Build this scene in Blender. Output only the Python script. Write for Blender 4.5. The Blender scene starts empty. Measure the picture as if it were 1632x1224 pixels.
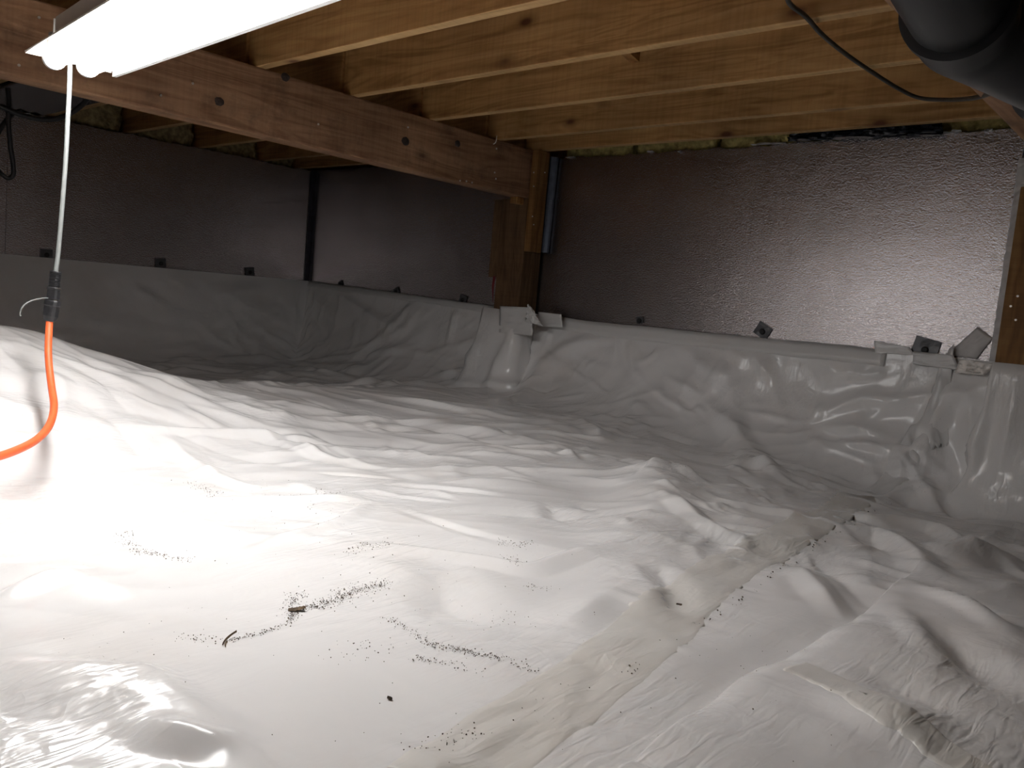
import bpy, bmesh, math, random
import numpy as np
from mathutils import Vector, Matrix

random.seed(7); np.random.seed(7)
scene = bpy.context.scene
COL = scene.collection

# ------------------------------------------------------------------ camera
FPX = 1303.66; YAW, PIT, ROL = 0.72880, -0.09909, 0.08981
_f = np.array([-math.sin(YAW)*math.cos(PIT), math.cos(YAW)*math.cos(PIT), math.sin(PIT)])
_r = np.array([math.cos(YAW), math.sin(YAW), 0.0]); _u = np.cross(_r, _f)
_r2 = math.cos(ROL)*_r + math.sin(ROL)*_u
_u2 = -math.sin(ROL)*_r + math.cos(ROL)*_u
cam = bpy.data.cameras.new('camera'); cam.sensor_width = 36.0; cam.lens = 36.0*FPX/1632.0
cam.clip_start = 0.02
camo = bpy.data.objects.new('camera', cam); COL.objects.link(camo)
camo.matrix_world = Matrix(((_r2[0], _u2[0], -_f[0], 0), (_r2[1], _u2[1], -_f[1], 0), (_r2[2], _u2[2], -_f[2], 0), (0, 0, 0, 1)))
scene.camera = camo
# ------------------------------------------------------------------ world, exposure
w = bpy.data.worlds.new('world'); scene.world = w; w.use_nodes = True
w.node_tree.nodes['Background'].inputs[0].default_value = (0.9, 0.95, 1, 1)
w.node_tree.nodes['Background'].inputs[1].default_value = 0.0
scene.view_settings.view_transform = 'Standard'; scene.view_settings.look = 'None'
scene.view_settings.gamma = 1.0; scene.view_settings.use_curve_mapping = False
scene.view_settings.exposure = 0.0
TUBE_STRENGTH = 37.0
scene.cycles.adaptive_threshold = 0.05; scene.cycles.use_adaptive_sampling = True; scene.cycles.adaptive_min_samples = 16
scene.cycles.max_bounces = 6; scene.cycles.diffuse_bounces = 4; scene.cycles.glossy_bounces = 3; scene.cycles.transmission_bounces = 1; scene.cycles.caustics_reflective = False; scene.cycles.caustics_refractive = False

def ray(x, y):
    a, b = (x-816)/FPX, (y-612)/FPX
    return _r2*a - _u2*b + _f
def at_z(x, y, z): d = ray(x, y); return d*(z/d[2])
def at_y(x, y, Y): d = ray(x, y); return d*(Y/d[1])
def at_x(x, y, X): d = ray(x, y); return d*(X/d[0])

# ------------------------------------------------------------------ materials
MATS = {}
def newmat(name):
    m = bpy.data.materials.new(name); m.use_nodes = True
    nt = m.node_tree; b = nt.nodes['Principled BSDF']
    MATS[name] = m
    return m, nt, b
def N(nt, t, **kw):
    n = nt.nodes.new(t)
    for k, v in kw.items():
        if k in ('operation', 'blend_type', 'data_type', 'interpolation', 'feature', 'noise_dimensions', 'bands_direction', 'wave_type', 'distance'):
            try: setattr(n, k, v)
            except Exception: pass
        else:
            n.inputs[k].default_value = v
    return n
def ramp(nt, src, stops):
    r = nt.nodes.new('ShaderNodeValToRGB'); e = r.color_ramp.elements
    while len(e) < len(stops): e.new(0.5)
    for i, (p, c) in enumerate(stops):
        e[i].position = p; e[i].color = c if len(c) == 4 else (*c, 1)
    nt.links.new(src, r.inputs[0]); return r
def mapping(nt, scale, rnd=True, coord='Object'):
    tc = nt.nodes.new('ShaderNodeTexCoord'); src = tc.outputs[coord]
    if rnd:
        oi = nt.nodes.new('ShaderNodeObjectInfo')
        mu = nt.nodes.new('ShaderNodeMath'); mu.operation = 'MULTIPLY'; mu.inputs[1].default_value = 37.0
        nt.links.new(oi.outputs['Random'], mu.inputs[0])
        ad = nt.nodes.new('ShaderNodeVectorMath'); ad.operation = 'ADD'
        nt.links.new(src, ad.inputs[0]); nt.links.new(mu.outputs[0], ad.inputs[1]); src = ad.outputs[0]
    mp = nt.nodes.new('ShaderNodeMapping'); mp.inputs['Scale'].default_value = scale
    nt.links.new(src, mp.inputs[0]); return mp.outputs[0], src
def mixc(nt, fac, a, b, blend='MIX'):
    m = nt.nodes.new('ShaderNodeMix'); m.data_type = 'RGBA'; m.blend_type = blend
    for inp, v in ((m.inputs[0], fac), (m.inputs[6], a), (m.inputs[7], b)):
        if hasattr(v, 'is_output'): nt.links.new(v, inp)
        elif isinstance(v, (int, float)): inp.default_value = v
        else: inp.default_value = (*v, 1) if len(v) == 3 else v
    return m.outputs[2]
def math_(nt, op, a, b=0.0):
    m = nt.nodes.new('ShaderNodeMath'); m.operation = op
    for inp, v in ((m.inputs[0], a), (m.inputs[1], b)):
        if hasattr(v, 'is_output'): nt.links.new(v, inp)
        else: inp.default_value = v
    return m.outputs[0]
def bump(nt, b, h, strength, dist):
    bp = nt.nodes.new('ShaderNodeBump'); bp.inputs['Strength'].default_value = strength
    bp.inputs['Distance'].default_value = dist
    nt.links.new(h, bp.inputs['Height']); nt.links.new(bp.outputs[0], b.inputs['Normal'])

def wood(name, axis, dark, mid, light, knotc, rough=0.6, dirty=0.0):
    m, nt, b = newmat(name)
    s = [26.0, 26.0, 26.0]; s[axis] = 1.3
    v, src = mapping(nt, s)
    n1 = N(nt, 'ShaderNodeTexNoise', Scale=1.0, Detail=6.0, Roughness=0.6, Distortion=0.6); nt.links.new(v, n1.inputs['Vector'])
    mp2 = nt.nodes.new('ShaderNodeMapping'); s2 = [9.0]*3; s2[axis] = 1.0; mp2.inputs['Scale'].default_value = s2
    nt.links.new(src, mp2.inputs[0])
    n2 = N(nt, 'ShaderNodeTexNoise', Scale=1.0, Detail=3.0, Distortion=1.2); nt.links.new(mp2.outputs[0], n2.inputs['Vector'])
    ring = N(nt, 'ShaderNodeMath'); ring.operation = 'MULTIPLY'; ring.inputs[1].default_value = 46.0; nt.links.new(n2.outputs[0], ring.inputs[0])
    sn = nt.nodes.new('ShaderNodeMath'); sn.operation = 'SINE'; nt.links.new(ring.outputs[0], sn.inputs[0])
    g = math_(nt, 'ADD', math_(nt, 'MULTIPLY', sn.outputs[0], 0.10), n1.outputs[0])
    rc = ramp(nt, g, [(0.28, dark), (0.5, mid), (0.75, light)])
    # broad stain variation
    n3 = N(nt, 'ShaderNodeTexNoise', Scale=2.2, Detail=2.0); nt.links.new(src, n3.inputs['Vector'])
    st = ramp(nt, n3.outputs[0], [(0.3, (0.72, 0.70, 0.68)), (0.7, (1.12, 1.1, 1.05))])
    c = mixc(nt, 1.0, rc.outputs[0], st.outputs[0], 'MULTIPLY')
    # saw marks across the grain
    s4 = [1.5]*3; s4[axis] = 85.0
    mp4 = nt.nodes.new('ShaderNodeMapping'); mp4.inputs['Scale'].default_value = s4; nt.links.new(src, mp4.inputs[0])
    n4 = N(nt, 'ShaderNodeTexNoise', Scale=1.0, Detail=1.0); nt.links.new(mp4.outputs[0], n4.inputs['Vector'])
    sw = ramp(nt, n4.outputs[0], [(0.35, (0.9, 0.89, 0.88)), (0.6, (1, 1, 1))])
    c = mixc(nt, 1.0, c, sw.outputs[0], 'MULTIPLY')
    # knots
    s5 = [6.5]*3; s5[axis] = 3.1
    mp5 = nt.nodes.new('ShaderNodeMapping'); mp5.inputs['Scale'].default_value = s5; nt.links.new(src, mp5.inputs[0])
    vo = N(nt, 'ShaderNodeTexVoronoi', Scale=1.0); vo.feature = 'F1'; nt.links.new(mp5.outputs[0], vo.inputs['Vector'])
    kn = ramp(nt, vo.outputs['Distance'], [(0.05, (1, 1, 1)), (0.10, (0.45, 0.45, 0.45)), (0.2, (0, 0, 0))])
    c = mixc(nt, kn.outputs[0], c, knotc)
    if dirty:
        n6 = N(nt, 'ShaderNodeTexNoise', Scale=7.0, Detail=5.0, Roughness=0.7); nt.links.new(src, n6.inputs['Vector'])
        dk = ramp(nt, n6.outputs[0], [(0.5, (0, 0, 0)), (0.72, (dirty, dirty, dirty))])
        c = mixc(nt, dk.outputs[0], c, (0.05, 0.035, 0.028))
    nt.links.new(c, b.inputs['Base Color']); b.inputs['Roughness'].default_value = rough
    b.inputs['Specular IOR Level'].default_value = 0.3
    bump(nt, b, g, 0.35, 0.004)
    return m
wood('joist_wood', 0, (0.33, 0.17, 0.062), (0.48, 0.265, 0.10), (0.58, 0.35, 0.145), (0.10, 0.035, 0.012))
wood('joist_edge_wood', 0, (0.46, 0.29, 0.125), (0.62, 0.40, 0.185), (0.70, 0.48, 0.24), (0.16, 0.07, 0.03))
wood('girder_wood', 1, (0.25, 0.135, 0.075), (0.37, 0.215, 0.125), (0.47, 0.29, 0.175), (0.06, 0.03, 0.02), 0.65, 0.55)
wood('post_wood', 2, (0.10, 0.055, 0.027), (0.16, 0.09, 0.045), (0.21, 0.125, 0.065), (0.05, 0.025, 0.015), 0.7, 0.4)
wood('cleat_wood', 2, (0.19, 0.09, 0.03), (0.27, 0.135, 0.045), (0.34, 0.185, 0.07), (0.1, 0.04, 0.015), 0.65)
wood('subfloor_wood', 0, (0.16, 0.08, 0.035), (0.24, 0.13, 0.06), (0.3, 0.17, 0.08), (0.08, 0.04, 0.02), 0.8)

def plain(name, col, rough=0.5, metal=0.0, noise=0.0, nscale=30.0, bumpd=0.0, spec=0.5, bscale=None):
    m, nt, b = newmat(name)
    b.inputs['Roughness'].default_value = rough; b.inputs['Metallic'].default_value = metal
    b.inputs['Specular IOR Level'].default_value = spec
    v, src = mapping(nt, (1, 1, 1))
    n1 = N(nt, 'ShaderNodeTexNoise', Scale=nscale, Detail=4.0); nt.links.new(src, n1.inputs['Vector'])
    lo = tuple(max(0, c*(1-noise)) for c in col); hi = tuple(min(1, c*(1+noise)) for c in col)
    rc = ramp(nt, n1.outputs[0], [(0.3, lo), (0.7, hi)])
    nt.links.new(rc.outputs[0], b.inputs['Base Color'])
    if bumpd:
        n2 = N(nt, 'ShaderNodeTexNoise', Scale=bscale or nscale, Detail=3.0); nt.links.new(src, n2.inputs['Vector'])
        bump(nt, b, n2.outputs[0], 0.6, bumpd)
    return m
plain('white_enamel', (0.80, 0.80, 0.78), 0.35, noise=0.03)
plain('shaded_enamel', (0.42, 0.38, 0.34), 0.5, noise=0.08)  # darker copy of the white enamel; near wing's shade put into the colour
plain('black_rubber', (0.018, 0.018, 0.02), 0.45, noise=0.2, bumpd=0.001, nscale=80)
plain('black_abs', (0.012, 0.012, 0.013), 0.42, noise=0.25, nscale=20, spec=0.5)
plain('white_cord', (0.2, 0.21, 0.205), 0.4, noise=0.1, nscale=60)
plain('orange_cord', (0.78, 0.13, 0.035), 0.5, noise=0.12, nscale=50)
plain('dark_wire', (0.045, 0.04, 0.032), 0.6, noise=0.3)
plain('steel', (0.55, 0.55, 0.55), 0.35, 1.0, noise=0.1)
plain('nail_steel', (0.75, 0.72, 0.68), 0.4, 0.6, noise=0.1)
plain('knot_wood', (0.05, 0.035, 0.03), 0.75, noise=0.4, nscale=120, bumpd=0.002)
plain('grey_channel', (0.10, 0.12, 0.16), 0.4, 0.4, noise=0.15)
plain('dark_strip', (0.035, 0.033, 0.045), 0.4, noise=0.3)
plain('concrete', (0.35, 0.34, 0.32), 0.9, noise=0.15, bumpd=0.004)
plain('earth', (0.12, 0.08, 0.05), 1.0, noise=0.4, bumpd=0.01)
plain('dirt', (0.085, 0.06, 0.04), 1.0, noise=0.5, nscale=200)
plain('dry_leaf', (0.13, 0.085, 0.045), 0.8, noise=0.4, nscale=90)
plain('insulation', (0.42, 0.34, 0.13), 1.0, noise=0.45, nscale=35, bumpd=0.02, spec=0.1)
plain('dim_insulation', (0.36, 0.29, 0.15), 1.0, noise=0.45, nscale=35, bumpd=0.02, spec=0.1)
plain('black_film', (0.02, 0.022, 0.028), 0.22, noise=0.2, spec=0.6)
plain('foam_white', (0.8, 0.8, 0.78), 0.8, noise=0.05)
plain('red_tape', (0.16, 0.012, 0.018), 0.5, noise=0.2)
plain('grey_tape', (0.58, 0.56, 0.55), 0.45, 0.0, noise=0.12, nscale=25, bumpd=0.002, bscale=60)
plain('dark_tape', (0.10, 0.10, 0.105), 0.4, 0.3, noise=0.2, nscale=40)
plain('silver_tape', (0.74, 0.70, 0.66), 0.35, 0.15, noise=0.15, nscale=40, bumpd=0.006, bscale=70)
plain('pin_black', (0.008, 0.008, 0.008), 0.6, noise=0.2)

def foil():
    m, nt, b = newmat('foil')
    v, src = mapping(nt, (1, 1, 1), False)
    n = N(nt, 'ShaderNodeTexNoise', Scale=2.0, Detail=3.0); nt.links.new(src, n.inputs['Vector'])
    rc = ramp(nt, n.outputs[0], [(0.3, (0.46, 0.425, 0.425)), (0.7, (0.55, 0.515, 0.52))])
    nt.links.new(rc.outputs[0], b.inputs['Base Color'])
    b.inputs['Metallic'].default_value = 1.0; b.inputs['Roughness'].default_value = 0.27
    # pebbled facing, slightly drawn out diagonally
    mp = nt.nodes.new('ShaderNodeMapping'); mp.inputs['Scale'].default_value = (140, 140, 190); mp.inputs['Rotation'].default_value = (0.3, 0.35, 0.3)
    nt.links.new(src, mp.inputs[0])
    n2 = N(nt, 'ShaderNodeTexNoise', Scale=1.0, Detail=2.0, Distortion=0.6); nt.links.new(mp.outputs[0], n2.inputs['Vector'])
    n3 = N(nt, 'ShaderNodeTexNoise', Scale=9.0, Detail=2.0); nt.links.new(src, n3.inputs['Vector'])
    h = math_(nt, 'ADD', n2.outputs[0], math_(nt, 'MULTIPLY', n3.outputs[0], 0.9))
    bump(nt, b, h, 0.6, 0.0026)
    return m
foil()

def liner_mat(name, col, dirtcol, dirtamt, rough):
    m, nt, b = newmat(name)
    v, src = mapping(nt, (1, 1, 1), False)
    n = N(nt, 'ShaderNodeTexNoise', Scale=2.6, Detail=6.0, Roughness=0.65); nt.links.new(src, n.inputs['Vector'])
    f = ramp(nt, n.outputs[0], [(0.5, (0, 0, 0)), (0.78, (dirtamt,)*3)])
    c = mixc(nt, f.outputs[0], col, dirtcol)
    n5 = N(nt, 'ShaderNodeTexNoise', Scale=190.0, Detail=2.0); nt.links.new(src, n5.inputs['Vector'])
    n6 = N(nt, 'ShaderNodeTexNoise', Scale=5.0, Detail=3.0); nt.links.new(src, n6.inputs['Vector'])
    sp = math_(nt, 'MULTIPLY', ramp(nt, n5.outputs[0], [(0.71, (0, 0, 0)), (0.76, (1, 1, 1))]).outputs[0], ramp(nt, n6.outputs[0], [(0.54, (0, 0, 0)), (0.68, (0.7,)*3)]).outputs[0])
    c = mixc(nt, sp, c, (0.22, 0.17, 0.12))
    nt.links.new(c, b.inputs['Base Color'])
    b.inputs['Roughness'].default_value = rough; b.inputs['Specular IOR Level'].default_value = 0.45
    # fine stretch wrinkles
    mp = nt.nodes.new('ShaderNodeMapping'); mp.inputs['Scale'].default_value = (70, 14, 20); mp.inputs['Rotation'].default_value = (0, 0, 0.85)
    nt.links.new(src, mp.inputs[0])
    n2 = N(nt, 'ShaderNodeTexNoise', Scale=1.0, Detail=2.0, Distortion=0.8); nt.links.new(mp.outputs[0], n2.inputs['Vector'])
    n3 = N(nt, 'ShaderNodeTexNoise', Scale=3.0, Detail=1.0); nt.links.new(src, n3.inputs['Vector'])
    k = ramp(nt, n3.outputs[0], [(0.42, (0, 0, 0)), (0.65, (1, 1, 1))])
    h = math_(nt, 'MULTIPLY', n2.outputs[0], k.outputs[0])
    n7 = N(nt, 'ShaderNodeTexNoise', Scale=17.0, Detail=2.0, Distortion=1.0); nt.links.new(src, n7.inputs['Vector'])
    cr = math_(nt, 'ABSOLUTE', math_(nt, 'SUBTRACT', n7.outputs[0], 0.5))
    h = math_(nt, 'SUBTRACT', h, math_(nt, 'MULTIPLY', cr, math_(nt, 'ADD', math_(nt, 'MULTIPLY', k.outputs[0], 0.9), 0.12)))
    bump(nt, b, h, 0.5, 0.006)
    return m
liner_mat('liner_white', (0.865, 0.855, 0.85), (0.74, 0.69, 0.64), 0.5, 0.2)
liner_mat('seam_tape', (0.735, 0.715, 0.68), (0.64, 0.58, 0.51), 0.5, 0.3)
liner_mat('edge_tape', (0.74, 0.735, 0.73), (0.68, 0.64, 0.6), 0.4, 0.3)

def emis(name, col, s):
    m, nt, b = newmat(name)
    b.inputs['Base Color'].default_value = (*col, 1)
    b.inputs['Emission Color'].default_value = (*col, 1); b.inputs['Emission Strength'].default_value = s
    return m
emis('tube_glow', (1.0, 0.99, 0.985), TUBE_STRENGTH)

# ------------------------------------------------------------------ helpers
def link(o, parent=None):
    COL.objects.link(o)
    if parent is not None: o.parent = parent
    return o
def mesh_obj(name, verts, faces, mat, parent=None, smooth=False, loc=None):
    me = bpy.data.meshes.new(name); me.from_pydata([tuple(map(float, v)) for v in verts], [], faces); me.update()
    if smooth:
        me.polygons.foreach_set('use_smooth', [True]*len(me.polygons)); me.set_sharp_from_angle(angle=math.radians(55))
    me.materials.append(MATS[mat])
    o = bpy.data.objects.new(name, me); link(o, parent)
    if loc is not None: o.location = loc
    return o
def bm_obj(name, bm, mat, parent=None, smooth=False, loc=None):
    bmesh.ops.recalc_face_normals(bm, faces=bm.faces)
    me = bpy.data.meshes.new(name); bm.to_mesh(me); bm.free()
    if smooth: me.polygons.foreach_set('use_smooth', [True]*len(me.polygons))
    me.materials.append(MATS[mat])
    o = bpy.data.objects.new(name, me); link(o, parent)
    if loc is not None: o.location = loc
    return o
def bm_box(bm, c, s, bev=0.0, rot=None):
    r = bmesh.ops.create_cube(bm, size=1.0); vs = r['verts']
    bmesh.ops.scale(bm, vec=s, verts=vs)
    if bev: 
        es = list({e for v in vs for e in v.link_edges})
        r2 = bmesh.ops.bevel(bm, geom=es, offset=bev, segments=2, affect='EDGES', profile=0.6)
        vs = list({v for f in r2['faces'] for v in f.verts} | {v for v in vs if v.is_valid})
    if rot is not None: bmesh.ops.rotate(bm, cent=(0, 0, 0), matrix=rot, verts=vs)
    bmesh.ops.translate(bm, vec=c, verts=vs)
    return vs
def box(name, lo, hi, mat, parent=None, bev=0.003, origin=None):
    lo = np.array(lo, float); hi = np.array(hi, float); c = (lo+hi)/2; s = hi-lo
    bm = bmesh.new(); bm_box(bm, (0, 0, 0), s, min(bev, min(s)*0.3))
    return bm_obj(name, bm, mat, parent, loc=tuple(c))
def tag(o, label, cat, group=None):
    o['label'] = label; o['category'] = cat
    if group: o['group'] = group
    return o
def struct(o):
    o['kind'] = 'structure'; return o
def empty(name, loc=(0, 0, 0)):
    o = bpy.data.objects.new(name, None); o.empty_display_size = 0.05; link(o); o.location = loc; return o
def smoothpath(pts, n):
    P = np.array(pts, float); m = len(P)
    E = np.vstack([2*P[0]-P[1], P, 2*P[-1]-P[-2]]); out = []
    for i in range(m-1):
        p0, p1, p2, p3 = E[i:i+4]
        for t in np.linspace(0, 1, n, endpoint=False):
            out.append(0.5*((2*p1)+(-p0+p2)*t+(2*p0-5*p1+4*p2-p3)*t*t+(-p0+3*p1-3*p2+p3)*t**3))
    out.append(P[-1]); return np.array(out)
def tube(name, pts, r, mat, parent=None, seg=10, n=6, caps=True):
    P = smoothpath(pts, n) if n > 1 else np.array(pts, float)
    k = len(P); R = np.full(k, r) if np.isscalar(r) else np.interp(np.linspace(0, 1, k), np.linspace(0, 1, len(r)), r)
    T = np.gradient(P, axis=0); T /= np.linalg.norm(T, axis=1)[:, None]
    ref = np.array([0, 0, 1.0]) if abs(T[0][2]) < 0.9 else np.array([1.0, 0, 0])
    a = np.cross(T[0], ref); a /= np.linalg.norm(a); V = []; Fs = []
    for i in range(k):
        a = a-T[i]*(a@T[i]); a /= np.linalg.norm(a); b = np.cross(T[i], a)
        for j in range(seg):
            th = 2*math.pi*j/seg; V.append(P[i]+R[i]*(math.cos(th)*a+math.sin(th)*b))
    for i in range(k-1):
        for j in range(seg):
            Fs.append((i*seg+j, i*seg+(j+1) % seg, (i+1)*seg+(j+1) % seg, (i+1)*seg+j))
    if caps:
        Fs.append(tuple(range(seg))[::-1]); Fs.append(tuple((k-1)*seg+j for j in range(seg)))
    return mesh_obj(name, V, Fs, mat, parent, smooth=True)

# noise ---------------------------------------------------------------
_perm = np.random.RandomState(3).permutation(256); _perm = np.concatenate([_perm, _perm])
_gr = np.random.RandomState(4).randn(256, 2); _gr /= np.linalg.norm(_gr, axis=1)[:, None]
def perlin(x, y):
    xi = np.floor(x).astype(int); yi = np.floor(y).astype(int); xf = x-xi; yf = y-yi
    u = xf*xf*xf*(xf*(xf*6-15)+10); v = yf*yf*yf*(yf*(yf*6-15)+10)
    def g(i, j):
        h = _perm[(_perm[(xi+i) & 255]+yi+j) & 255] & 255
        return _gr[h, 0]*(xf-i)+_gr[h, 1]*(yf-j)
    a = g(0, 0)*(1-u)+g(1, 0)*u; b = g(0, 1)*(1-u)+g(1, 1)*u
    return (a*(1-v)+b*v)*1.4
def sstep(a, b, x):
    t = np.clip((x-a)/(b-a), 0, 1); return t*t*(3-2*t)

# ------------------------------------------------------------------ dimensions (metres, camera at origin)
S = 0.735                       # underside of the joists
YW, XW = 3.13, -4.68            # foil faces of the far wall and the left wall
XR, YB = 2.2, -2.4              # right and back wall (out of view)
GX, GZ = -2.686, 0.507          # girder face and underside
JTOP = 0.97

# ------------------------------------------------------------------ room shell
struct(box('floor', (XW-0.4, YB-0.4, -1.0), (XR+0.4, YW+0.4, -0.9), 'earth'))
struct(box('ceiling', (XW-0.4, YB-0.4, JTOP), (XR+0.4, YW+0.4, JTOP+0.03), 'subfloor_wood'))
wf = struct(box('wall_far', (XW-0.4, YW+0.05, -0.9), (XR+0.4, YW+0.3, 0.70), 'concrete'))
wl = struct(box('wall_left', (XW-0.3, YB-0.3, -0.9), (XW-0.05, YW+0.045, 0.70), 'concrete'))
wb = struct(box('wall_back', (XW-0.04, YB-0.3, -0.9), (XR+0.4, YB-0.05, JTOP), 'concrete'))
wr = struct(box('wall_right', (XR+0.05, YB-0.04, -0.9), (XR+0.3, YW+0.04, JTOP), 'concrete'))
def board(parent, axis, a, b, z0, z1, face, thick=0.045, ragged=0.006):
    """foil faced board; ragged cut along the top"""
    n = max(2, int((b-a)/0.03)); V = []; Fs = []
    for i in range(n+1):
        t = a+(b-a)*i/n; zt = (z0[1] if False else z1[0]+(z1[1]-z1[0])*i/n)+random.uniform(-ragged, ragged)
        for (d, z) in ((0, z0), (0, zt), (thick, zt), (thick, z0)):
            V.append((t, face+d, z) if axis == 0 else (face-d, t, z))
    for i in range(n):
        for k in range(4):
            q = (i*4+k, i*4+(k+1) % 4, (i+1)*4+(k+1) % 4, (i+1)*4+k)
            Fs.append(q)
    Fs.append((0, 1, 2, 3)); Fs.append((n*4+3, n*4+2, n*4+1, n*4))
    bm = bmesh.new(); me = bpy.data.meshes.new('t'); me.from_pydata(V, [], Fs); bm.from_mesh(me); bpy.data.meshes.remove(me)
    return bm_obj('foil_board', bm, 'foil', parent, loc=tuple(-Vector(parent.location)))
for a, b, z1 in ((XW+0.002, -2.78, (0.742, 0.722)), (-2.778, -1.575, (0.716, 0.714)), (-1.5746, -0.645, (0.715, 0.722)), (-0.50, XR, (0.72, 0.72))):
    board(wf, 0, a, b, -0.72, z1, YW)
for a, b in ((-2.3, -1.085), (-1.083, 0.13), (0.132, 1.35), (1.352, YW-0.002)):
    board(wl, 1, a, b, -0.72, (0.722, 0.73), XW)

for a, b in ((XW+.01, -1.2), (-1.198, XR-.01)):
    o = box('foil_board', (a, YB-.045, -.1), (b, YB, .72), 'foil'); o.location -= wb.location; o.parent = wb
o = box('liner_skirt', (XW+.01, YB-.045, -.8), (XR-.01, YB, -.102), 'liner_white'); o.location -= wb.location; o.parent = wb
for a, b in ((YB+.01, .3), (.302, YW-.01)):
    o = box('foil_board', (XR, a, -.1), (XR+.045, b, .72), 'foil'); o.location -= wr.location; o.parent = wr
o = box('liner_skirt', (XR, YB+.01, -.8), (XR+.045, YW-.01, -.102), 'liner_white'); o.location -= wr.location; o.parent = wr
# ------------------------------------------------------------------ floor joists
JY = [-2.05, -1.64, -1.235, -0.83, -0.425, -0.02, 0.385, 0.79, 1.127, 1.534, 1.938, 2.345, 2.753, 3.02]
def joist_mesh(x0, x1):
    bm = bmesh.new(); bm_box(bm, ((x0+x1)/2, 0.019, (S+JTOP)/2), (x1-x0, 0.038, JTOP-S), 0.003)
    bmesh.ops.recalc_face_normals(bm, faces=bm.faces)
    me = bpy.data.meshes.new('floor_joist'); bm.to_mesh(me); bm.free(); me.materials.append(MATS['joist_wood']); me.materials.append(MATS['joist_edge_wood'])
    for p_ in me.polygons:                       # downward-facing faces get a paler, yellower wood than the broad sides
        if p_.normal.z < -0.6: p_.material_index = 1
    return me
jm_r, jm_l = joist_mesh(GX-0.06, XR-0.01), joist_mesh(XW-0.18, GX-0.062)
vis_r = {8: 'first visible', 9: 'second', 10: 'third', 11: 'fourth', 12: 'fifth', 13: 'sixth'}
lab_r = {8: 'tan wooden floor joist above the hanging fluorescent light, mostly hidden by it',
         9: 'tan wooden floor joist nearest the camera that meets the girder right of the light',
         10: 'tan wooden floor joist with a split scar under it, second from the light',
         11: 'tan wooden floor joist behind the short diagonal brace, third from the light',
         12: 'tan wooden floor joist with dark knots, next to the last one before foil wall',
         13: 'last wooden floor joist right above the foil covered far wall'}
lab_l = {8: 'dim floor joist beyond the girder above the black box', 9: 'dim floor joist beyond the girder right of the black box and cables',
         10: 'dim floor joist beyond the girder, between second and third insulation pockets', 11: 'dim floor joist beyond the girder, left of the dark room corner',
         12: 'dim floor joist beyond the girder, next to last before the room corner', 13: 'dim floor joist beyond the girder right at the room corner'}
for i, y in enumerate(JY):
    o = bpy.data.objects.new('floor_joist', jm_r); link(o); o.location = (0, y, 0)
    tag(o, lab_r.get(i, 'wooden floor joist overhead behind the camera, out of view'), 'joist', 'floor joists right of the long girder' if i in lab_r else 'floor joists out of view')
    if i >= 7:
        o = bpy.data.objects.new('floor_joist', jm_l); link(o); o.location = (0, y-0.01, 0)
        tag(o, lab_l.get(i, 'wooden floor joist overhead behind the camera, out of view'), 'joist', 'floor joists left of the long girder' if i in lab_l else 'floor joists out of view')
# short diagonal brace between two joists
p = at_y(1012, 97, 2.345)
bh = np.array([0.0, 0.369, p[2]-.945+.02]); ang = math.atan2(bh[2], bh[1])
bm = bmesh.new(); bm_box(bm, (0, 0, 0), (0.036, 0.44, 0.05), 0.002, Matrix.Rotation(ang, 3, 'X'))
tag(bm_obj('cross_brace', bm, 'cleat_wood', loc=(p[0], 2.16, (p[2]+.02+.945)/2)), 'short diagonal wooden brace peeking out between the second and third joist', 'brace')

# ------------------------------------------------------------------ girders and posts
def nail(parent, p, n, r=0.004):
    n = np.array(n, float); t = np.cross(n, [0.3, 0.5, 0.8]); t /= np.linalg.norm(t); b2 = np.cross(n, t)
    p = np.array(p, float)-np.array(parent.location); V = []
    for d in (0, 0.003):
        for k in range(8):
            V.append(p+n*d+r*(math.cos(k*math.pi/4)*t+math.sin(k*math.pi/4)*b2))
    F = [tuple(range(8, 16))]+[(k, (k+1) % 8, 8+(k+1) % 8, 8+k) for k in range(8)]
    mesh_obj('nail_head', V, F, 'nail_steel', parent)
def knot(parent, p, r):
    p = np.array(p, float)-np.array(parent.location); V = [p+np.array([0.0015, 0, 0])]; k = 14
    for j in range(k):
        q = r*(1+random.uniform(-.15, .15)); V.append(p+np.array([0.0006, math.cos(2*math.pi*j/k)*q, 0.85*math.sin(2*math.pi*j/k)*q]))
    for j in range(k):
        q = r*1.05; V.append(p+np.array([-0.001, math.cos(2*math.pi*j/k)*q, 0.85*math.sin(2*math.pi*j/k)*q]))
    F = [(0, 1+j, 1+(j+1) % k) for j in range(k)]+[(1+j, 1+k+j, 1+k+(j+1) % k, 1+(j+1) % k) for j in range(k)]
    mesh_obj('knot', V, F, 'knot_wood', parent, smooth=True)
g1 = tag(box('wooden_girder', (GX-0.089, YB+0.01, GZ), (GX, 3.10, S), 'girder_wood', bev=0.007), 'long weathered wooden girder with dark knots running from the light to the far wall', 'girder')
for x, y, r in ((350, 162, .017), (646, 225, .021), (729, 229, .016), (455, 123, .017)): knot(g1, at_x(x, y, GX), r)
for x, y in ((256, 152), (62, 28), (307, 133), (507, 198), (650, 203), (788, 275), (791, 237), (790, 285), (733, 288), (743, 289), (752, 291), (30, 104)): nail(g1, at_x(x, y, GX), (1, 0, 0))
p = at_x(786, 227, GX); tube('bent_nail', [p+np.array([-0.01, 0, -.01])-np.array(g1.location), p+np.array([.012, .004, .0])-np.array(g1.location), p+np.array([.016, .004, .03])-np.array(g1.location)], 0.002, 'nail_steel', g1, 6, 3)
tag(box('wooden_girder', (-0.488, YB+0.01, GZ), (-0.39, 3.10, S), 'girder_wood', bev=0.006), 'brown wooden girder in the top right corner behind the black pipe', 'girder')
post = empty('support_post', (-2.74, 3.04, -0.5))
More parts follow.
